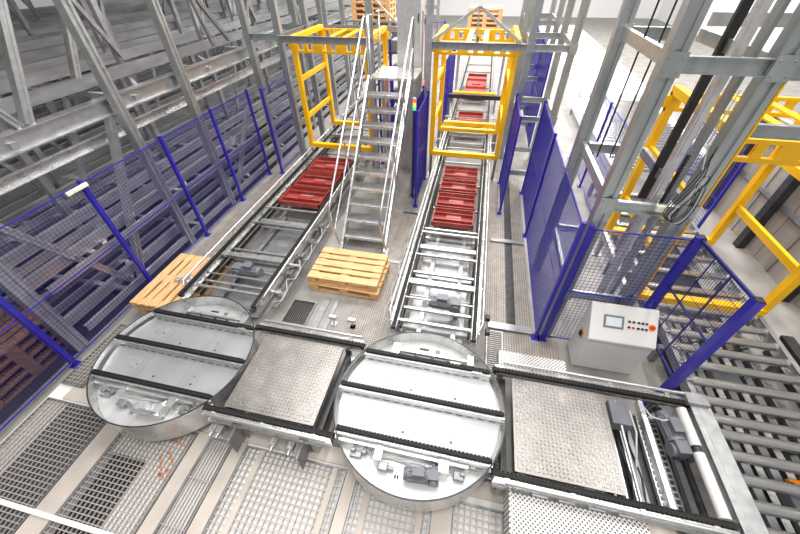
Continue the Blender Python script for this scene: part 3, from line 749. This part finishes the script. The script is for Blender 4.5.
b = MB(); b.box(x0-.008,3.10,.46,x0,3.20,.58); sw = CC.part('switch_plate', b, M['orange'])
b = MB(); b.box(x0-.03,3.12,.49,x0-.008,3.17,.55); CC.part('main_switch', b, M['black'], sw)

# ---------------------------------------------------------------- roller conveyor on the right
RC = Thing('roller_conveyor', 'heavy steel roller conveyor on the right, passing under the right yellow frame', 'conveyor', (3.5,3,0))
b = MB(); b.cprof((2.80,.2,.42),(2.80,2.36,.42),.06,.18,side=-1); b.box(2.80,.2,.505,2.94,2.36,.515); RC.part('side_frame', b, M['steel'])
b = MB(); b.cprof((2.86,2.4,.38),(2.86,8.0,.38),.06,.14,side=1); RC.part('side_frame', b, M['dull'])
b = MB(); b.cprof((4.22,.2,.42),(4.22,8.0,.42),.06,.16,side=-1); RC.part('side_frame', b, M['steel'])
ys = [.42,.63,.84,1.05,1.26,1.47,1.69,1.91,2.12,2.29,2.50,2.74,2.98,3.22,3.46,3.70,3.95,4.35,4.75,5.15,5.55,5.95,6.35,6.75,7.15]
for y in ys:
    b = MB(); xa = 2.95 if y < 2.4 else 2.90
    b.cyl((xa,y,.455),(4.12,y,.455),.054,20); b.cyl((xa-.05,y,.46),(xa,y,.46),.02,12); b.cyl((4.12,y,.46),(4.2,y,.46),.02,12); ro = RC.part('roller', b, M['roller'])
    b = MB(); b.cyl((4.12,y,.455),(4.145,y,.455),.058,20); RC.part('end_cap', b, M['chrome'], ro)
for x in (3.02,3.2,3.46,3.74,3.92):
    b = MB(); b.cprof((x,.2,.22),(x,4.0,.22),.08,.05,side=1); RC.part('cable_duct', b, M['dull'])
b = MB(); b.box(2.98,.3,.02,4.1,7.9,.03); RC.part('drip_tray', b, M['dark'])
for xx in (3.08,3.32,3.6,3.95):
    b = MB(); b.box(xx,.4,.246,xx+.07,4.0,.252)
    for i in range(40): b.box(xx+.01,.45+i*.088,.252,xx+.06,.49+i*.088,.262)
    RC.part('terminal_row', b, M['white_sheet'] if xx in (3.32,3.6) else M['dull'])
rq = random.Random(5)
for i in range(9):
    y = .5+i*.42; xx = 3.0+rq.random()*.3; RC.part('cable', MB().pipe([(xx,y,.27),(xx+.25,y+.05,.33),(xx+.5,y-.04,.28),(xx+.8,y+.06,.31)],.012,6), M['black'])
each(RC,'drive_box',[bb(3.35,.7,.20,3.85,1.0,.34),bb(3.45,1.55,.2,3.95,1.78,.33),bb(3.3,2.85,.2,3.6,3.05,.34)], M['motor'])
for y in (.5,2.0,3.3,4.8,6.3,7.8):
    for x in (2.84,4.20):
        b = MB(); b.bar((x,y,0),(x,y,.32),.07,.07,(0,1,0)); RC.part('leg', b, M['dull'])
b = MB(); b.bbox(2.70,2.36,.40,2.92,2.50,.56); RC.part('bearing_block', b, M['dull'])
b = MB(); b.bbox(3.55,1.80,.25,3.68,1.87,.30); RC.part('sensor', b, M['orange'])
# beige side panel
b = MB(); b.box(4.42,1.0,0,4.48,3.75,.36); b.box(4.40,1.0,.36,4.54,3.75,.40)
single('side_screen', b, M['dark'], 'dark low barrier along the far side of the roller conveyor', 'barrier')

each(RC,'support_arm',[MB().bar((2.95,y_,z_),(3.95,y_,z_),.08,.08) for y_,z_ in ((5.35,.72),(5.95,.72))], M['steel'])
# far white rollers and slab
FR = Thing('far_roller_conveyor', 'overexposed white roller conveyor seen between the mast posts', 'conveyor', (4.4,11,0))
for i in range(26):
    y = 8.4+i*.21; b = MB(); b.cyl((3.35,y,.46),(5.6,y,.46),.05,10); FR.part('roller', b, M['roller'])
b = MB(); b.box(3.22,8.2,.2,3.32,13.9,.56); b.box(5.62,8.2,.2,5.72,13.9,.56); FR.part('side_frame', b, M['wallw'])
each(FR,'leg',[MB().bar((x,y,0),(x,y,.2),.08,.08,(0,1,0)) for y in (8.5,11,13.6) for x in (3.27,5.67)], M['steel'])
b = MB(); b.box(3.5,13.98,.0,5.9,30,.62); b.box(3.3,13.98,0,3.42,30,.8)
single('white_deck', b, M['wallw'], 'long white deck behind the far rollers', 'deck')

# ---------------------------------------------------------------- signal lamp
SL = Thing('signal_lamp', 'stack lamp with red and green lenses on the blue fence post', 'lamp', (-1.20,6.86,0))
b = MB(); b.cyl((-1.2,6.86,.0),(-1.2,6.86,1.92),.02,12); b.cyl((-1.2,6.86,1.92),(-1.2,6.86,1.98),.035,16); SL.part('pole', b, M['navy'])
for z,mm in ((1.98,'glow_green'),(2.05,'glow_amber'),(2.12,'glow_red')):
    b = MB(); b.cyl((-1.2,6.86,z),(-1.2,6.86,z+.066),.033,16); SL.part('lens', b, M[mm])
b = MB(); b.cyl((-1.2,6.86,2.186),(-1.2,6.86,2.20),.035,16); SL.part('cap', b, M['white_sheet'])

# ---------------------------------------------------------------- pallets
def pallet(x,y,z,L,W,label,alongx=True,mats=('wood','woody'),group=None,seed=0,rot=0.):
    """L along the deck boards, W across; x, y is the low corner"""
    rnd = random.Random(seed)
    T = Thing('wooden_pallet', label, 'pallet', (x,y,z), group)
    def B(u0,v0,z0,u1,v1,z1):
        m_ = MB()
        if alongx: m_.bbox(x+u0,y+v0,z+z0,x+u1,y+v1,z+z1,.004)
        else: m_.bbox(x+v0,y+u0,z+z0,x+v1,y+u1,z+z1,.004)
        return m_
    m1 = M[mats[0]] if alongx else M[mats[1]]; m2 = M[mats[1]] if alongx else M[mats[0]]
    for v0,wd in ((0,.145),(.19,.10),(.3275,.145),(.51,.10),(.655,.145)):
        T.part('deck_board', B(0,v0*W/.8,.122,L,(v0+wd)*W/.8,.144), m1)
    for u in (0,L/2-.0725,L-.145):
        T.part('cross_board', B(u,0,.10,u+.145,W,.122), m2)
        for v in (0,W/2-.05,W-.10): T.part('block', B(u,v,.022,u+.145,v+.10,.10), m1)
    for v in (0,W/2-.05,W-.10): T.part('bottom_board', B(0,v,0,L,v+.10,.022), m1)
    T.o.rotation_euler.z = rot
    return T
pallet(-2.375,3.62,0,1.2,.8,'lower fresh pine pallet of the stack of two at the foot of the stairs',seed=1,rot=-.02)
pallet(-2.40,3.64,.144,1.2,.8,'upper fresh pine pallet of the stack of two at the foot of the stairs',seed=2,rot=.0)
pallet(-4.84,2.58,0,1.2,.8,'lower pine pallet of the stack between the blue fence and the left conveyor',False,seed=3)
pallet(-4.87,2.55,.144,1.2,.8,'upper pine pallet of the stack between the blue fence and the left conveyor',False,seed=4)
b = MB(); b.bbox(-4.48,3.08,.288,-4.40,3.16,.34); b.bbox(-4.30,3.08,.288,-4.22,3.16,.34); b.box(-4.46,3.10,.325,-4.25,3.14,.345)
single('sensor_bracket', b, M['alu'], 'small bright metal bracket lying on the left pallet', 'bracket')
ow = ('oldwood','oldwood')
for i,(px_,py_,nn,w_) in enumerate(((-6.2,.78,4,'stack beside the wide rack post behind the fence'),(-6.5,-.5,4,'stack at the left picture edge behind the fence'))):
    for k in range(nn):
        pallet(px_,py_,.144*k,1.2,.8,'worn brown pallet, '+['bottom','second','third','top'][k]+' one of the '+w_,False,ow,seed=10+i)

# floor features in the middle bay
b = MB(); b.box(-2.54,2.86,.0,-2.12,3.38,.012); 
g = grating(-2.54,2.84,-2.14,3.34,.03,.5,'small slotted floor grating beside the left conveyor before the pallets',z=.03,m='dark')
for i,a in enumerate(((-2.05,2.55,0,-1.95,3.5,.02),(-1.86,2.55,0,-1.80,3.5,.02),(-2.6,4.55,0,-1.0,4.62,.02),(-1.3,6.22,0,-.95,6.3,.05),(.60,3.38,0,1.24,3.50,.05),(.60,5.55,0,1.24,5.65,.04))):
    struct('trim_%d' % (30+i), MB().box(*a), M['dull'])
for i,a in enumerate(((-1.55,2.6,0,-.95,6.2,.008),(.56,3.5,0,.88,9,.008),(1.02,3.5,0,1.24,9,.008),(.83,2.75,0,1.6,3.36,.008),(-4.95,3.9,0,-4.15,7.3,.008),(-2.6,2.6,0,-2.1,2.82,.008))):
    struct('trim_%d' % (40+i), MB().box(*a), M['tan'])
struct('trim_7', MB().box(.88,3.5,0,1.02,9,.006), M['dark'])
for i,(x,lab) in enumerate(((-1.72,'left'),(-1.42,'right'))):
    T = Thing('floor_sensor', lab+' of the two small white sensors on the floor before the pallets', 'sensor', (x,3.0,0))
    b = MB(); b.cyl((x,3.0,.0),(x,3.0,.14),.012,10); b.box(x-.04,2.96,0,x+.04,3.04,.008); T.part('stand', b, M['steel'])
    b = MB(); b.bbox(x-.06,2.97,.14,x+.06,3.03,.19); T.part('head', b, M['white_sheet'])

# ---------------------------------------------------------------- pallet rack on the left
RK = Thing('pallet_rack', 'dark grey steel pallet rack filling the left side behind the blue fence', 'rack', (-5.3,4,0))
YA, YB = -1.2, 22
fy = [-.7,1.84,4.34,5.78,10.6,12.4]
for i,y in enumerate(fy):
    b = MB(); wdt = .17 if i == 1 else .13
    b.hat((-5.22,y,.012),(-5.22,y,8.5),wdt,.13,up=(-1,0,0)); RK.part('post', b, M['steel'])
# front lattice in the plane of the face
def br(p0,p1,w=.08,m='steel'):
    b = MB(); b.hat(p0,p1,w,w,up=(-1,0,0)); RK.part('brace', b, M[m])
xq = -5.36
br((xq,4.24,2.5),(xq,3.24,.1),.10); br((xq,2.0,2.3),(xq,3.1,.1),.09); br((xq,4.25,5.0),(xq,3.2,2.72),.10); br((xq,2.0,5.0),(xq,3.1,2.72),.09)
br((-5.9,5.3,4.6),(-5.9,4.5,2.9),.09); br((xq,7.6,1.6),(xq,6.3,.1),.08); br((-5.9,7.2,4.2),(-5.9,8.4,2.8),.08)
br((xq,9.5,4.6),(xq,8.1,2.7),.07); br((xq,6.6,4.6),(xq,7.1,2.9),.07); br((xq,10.4,4.4),(xq,11.2,2.8),.07)
# main beams in the face
for z,h,x in ((2.60,.23,-5.36),):
    b = MB(); b.iprof((x,YA,z),(x,YB,z),.14,h,.018); RK.part('face_beam', b, M['steel'])
b = MB(); b.cprof((-5.62,YA,2.16),(-5.62,YB,2.16),.08,.14); RK.part('face_beam', b, M['bright'])
# lanes: pairs of rails on three levels going away
xs_r = [-5.48,-6.18,-7.12,-8.10,-9.05,-10.1,-11.1,-12.1,-13.1,-14.2,-15.4,-16.6,-17.8]
for lv,z,h in ((0,.24,.15),(1,1.02,.16),(2,2.72,.17)):
    for i,x in enumerate(xs_r):
        if lv == 2 and i == 0: continue
        ya = 2.05 if (lv < 2 and x > -7) else YA
        b = MB(); dz = (i % 3)*.03
        b.cprof((x,ya,z+dz),(x,YB,z+dz),.09,h,.008,side=-1)
        if lv in (0,1): b.cprof((x+.30,ya,z+dz-.05),(x+.30,YB,z+dz-.05),.05,.11,.006,side=-1)
        RK.part('rail', b, M['rsteel'])
# inner posts with cross members
rnd = random.Random(3)
for i,x in enumerate((-6.46,-7.68,-8.90,-10.13,-11.4,-12.7,-14.0)):
    for k in range(7):
        y = 1.2+2.35*k+(i % 2)*.9
        if y > YB: continue
        b = MB(); b.cprof((x,y,.01),(x,y,8.5),.09,.10,up=(0,1,0)); RK.part('inner_post', b, M['rsteel'])
        if rnd.random() < .75:
            s = 1 if (i+k) % 2 else -1
            b = MB(); b.bar((x+.05,y,2.9),(x+.05,y+s*1.0,5.0),.07,.05,(1,0,0)); b.bar((x+.05,y,.3),(x+.05,y+s*1.0,2.6),.07,.05,(1,0,0)); RK.part('brace', b, M['rsteel'])
for k in range(1,10):
    y = 1.0+1.9*k
    for z in (.12,.90,2.58):
        b = MB(); b.bar((-5.3,y,z),(-17.6,y,z),.08,.07); RK.part('cross_member', b, M['rsteel'])
        b = MB(); b.bar((-5.4,y+.2,z+.02),(-6.3,y+.95,z+.02),.06,.03); b.bar((-6.6,y+.95,z+.02),(-7.5,y+.2,z+.02),.06,.03); b.bar((-7.8,y+.2,z+.02),(-8.7,y+.95,z+.02),.06,.03); RK.part('plan_brace', b, M['bright'] if z < 2 else M['rsteel'])
for x0_ in (-8.3,-10.6,-12.9,-15.2,-17.5):
    RK.part('unseen_shade_deck', MB().box(x0_,-1.2,5.3,x0_+2.1,20,5.36), M['oldwood'])  # unseen decking above the view, added to block light and darken the rack
# red zigzag cable ladder and label card
b = MB(); b.bar((-8.2,4.75,2.95),(-8.2,4.75,4.6),.02,.02,(0,1,0)); b.bar((-8.2,4.95,2.95),(-8.2,4.95,4.6),.02,.02,(0,1,0))
for i in range(10): b.bar((-8.2,4.75,3.0+i*.16),(-8.2,4.95,3.0+i*.16),.015,.015)
RK.part('red_ladder', b, M['redline'], label='small red ladder strip')
b = MB(); b.box(-5.02,2.86,1.95,-4.995,3.16,2.0); b.box(-5.02,2.95,1.955,-4.985,3.08,1.99)
single('label_card', b, M['paper'], 'pale card strip hooked on top of the left blue fence', 'sign')
# second rack far behind, pale
R2 = Thing('far_rack', 'grey rack structure in the background above the left gate', 'rack', (-4.2,16,0))
for x in (-4.9,-4.35,-2.2):
    for y in (12,15,18):
        b = MB(); b.bar((x,y,0),(x,y,7),.12,.10,(0,1,0)); R2.part('post', b, M['steel'])
for y in (12,15,18):
    for z in (2.6,4.0): b = MB(); b.bar((-4.9,y-.08,z),(-2.2,y-.08,z),.06,.14); R2.part('beam', b, M['steel'])
b = MB(); b.bar((-4.6,11.9,4.4),(-2.6,11.9,2.7),.05,.05); R2.part('brace', b, M['bright'])

# background loads: pine pallets with red bands on far conveyors
for (x,y,n_,z_,lab,la,lb) in ((-4.15,12.3,4,2.75,'behind the left gate',-4.36,-2.48),(-.78,15.3,5,2.1,'high above the far middle conveyor',-1.0,.74)):
    T = Thing('shelf_stand', 'grey stand carrying the pallet pile '+lab, 'stand', (x,y,0))
    b = MB()
    for a in (la,lb):
        for c in (0,.75): b.bar((a,y+c+.04,0),(a,y+c+.04,z_-.05),.06,.06,(0,1,0))
    b.box(la-.04,y,z_-.05,lb+.04,y+.85,z_); T.part('table', b, M['steel'])
    for k in range(n_):
        pallet(x,y,z_+.144*k,1.2,.8,'pine pallet '+['lowest','second from below','third from below','fourth from below','topmost'][k]+' in the pile '+lab)
b = MB(); b.bbox(-2.4,11.2,0,-1.7,11.9,1.3); single('red_crate', b, M['redline'], 'red crate under the pallet pile behind the left gate', 'crate')

# grey crates on shelves behind the left gate
def crate_shelf():
    T = Thing('crate_shelf', 'blue shelf unit with grey bins behind the left gate', 'shelf', (-2.2,10.3,0))
    for x in (-2.48,-1.86):
        b = MB(); b.bar((x,10.3,0),(x,10.3,2.6),.06,.06,(0,1,0)); T.part('post', b, M['blue'])
    for z in (.5,1.1,1.7,2.3):
        b = MB(); b.box(-2.5,10.1,z,-1.84,10.7,z+.03); T.part('shelf', b, M['navy'])
        b = MB(); b.bbox(-2.42,10.15,z+.03,-1.92,10.6,z+.30); T.part('bin', b, M['motor'])
crate_shelf()

# ---------------------------------------------------------------- light
wd = bpy.data.worlds.new('World'); SC.world = wd; wd.use_nodes = True
bg = wd.node_tree.nodes['Background']; bg.inputs['Color'].default_value = (1,.99,.98,1); bg.inputs['Strength'].default_value = .38
def area(x,y,z,sx,sy,e,rot=(0,0,0)):
    l = bpy.data.lights.new('hall_or_fill_lamp','AREA'); l.shape='RECTANGLE'; l.size=sx; l.size_y=sy; l.energy=e; l.color=(1,.985,.96)
    o = bpy.data.objects.new('hall_or_fill_lamp', l); COL.objects.link(o); o.location=(x,y,z); o.rotation_euler=rot
    return o
for x_ in (-3.5,-.5,2.5,6.0):
    area(x_,-1,8.8,.5,3.2,165); area(x_,5,8.8,.5,3.2,230); area(x_,11,8.8,.5,3.2,420); area(x_,18,8.8,.6,4,700); area(x_*1.5,27,8.8,.6,4,700)  # rearmost row is fill light, added to brighten the back wall
SC.view_settings.view_transform = 'Standard'; SC.view_settings.look = 'None'; SC.view_settings.gamma = 1; SC.view_settings.use_curve_mapping = False
SC.view_settings.exposure = -0.03
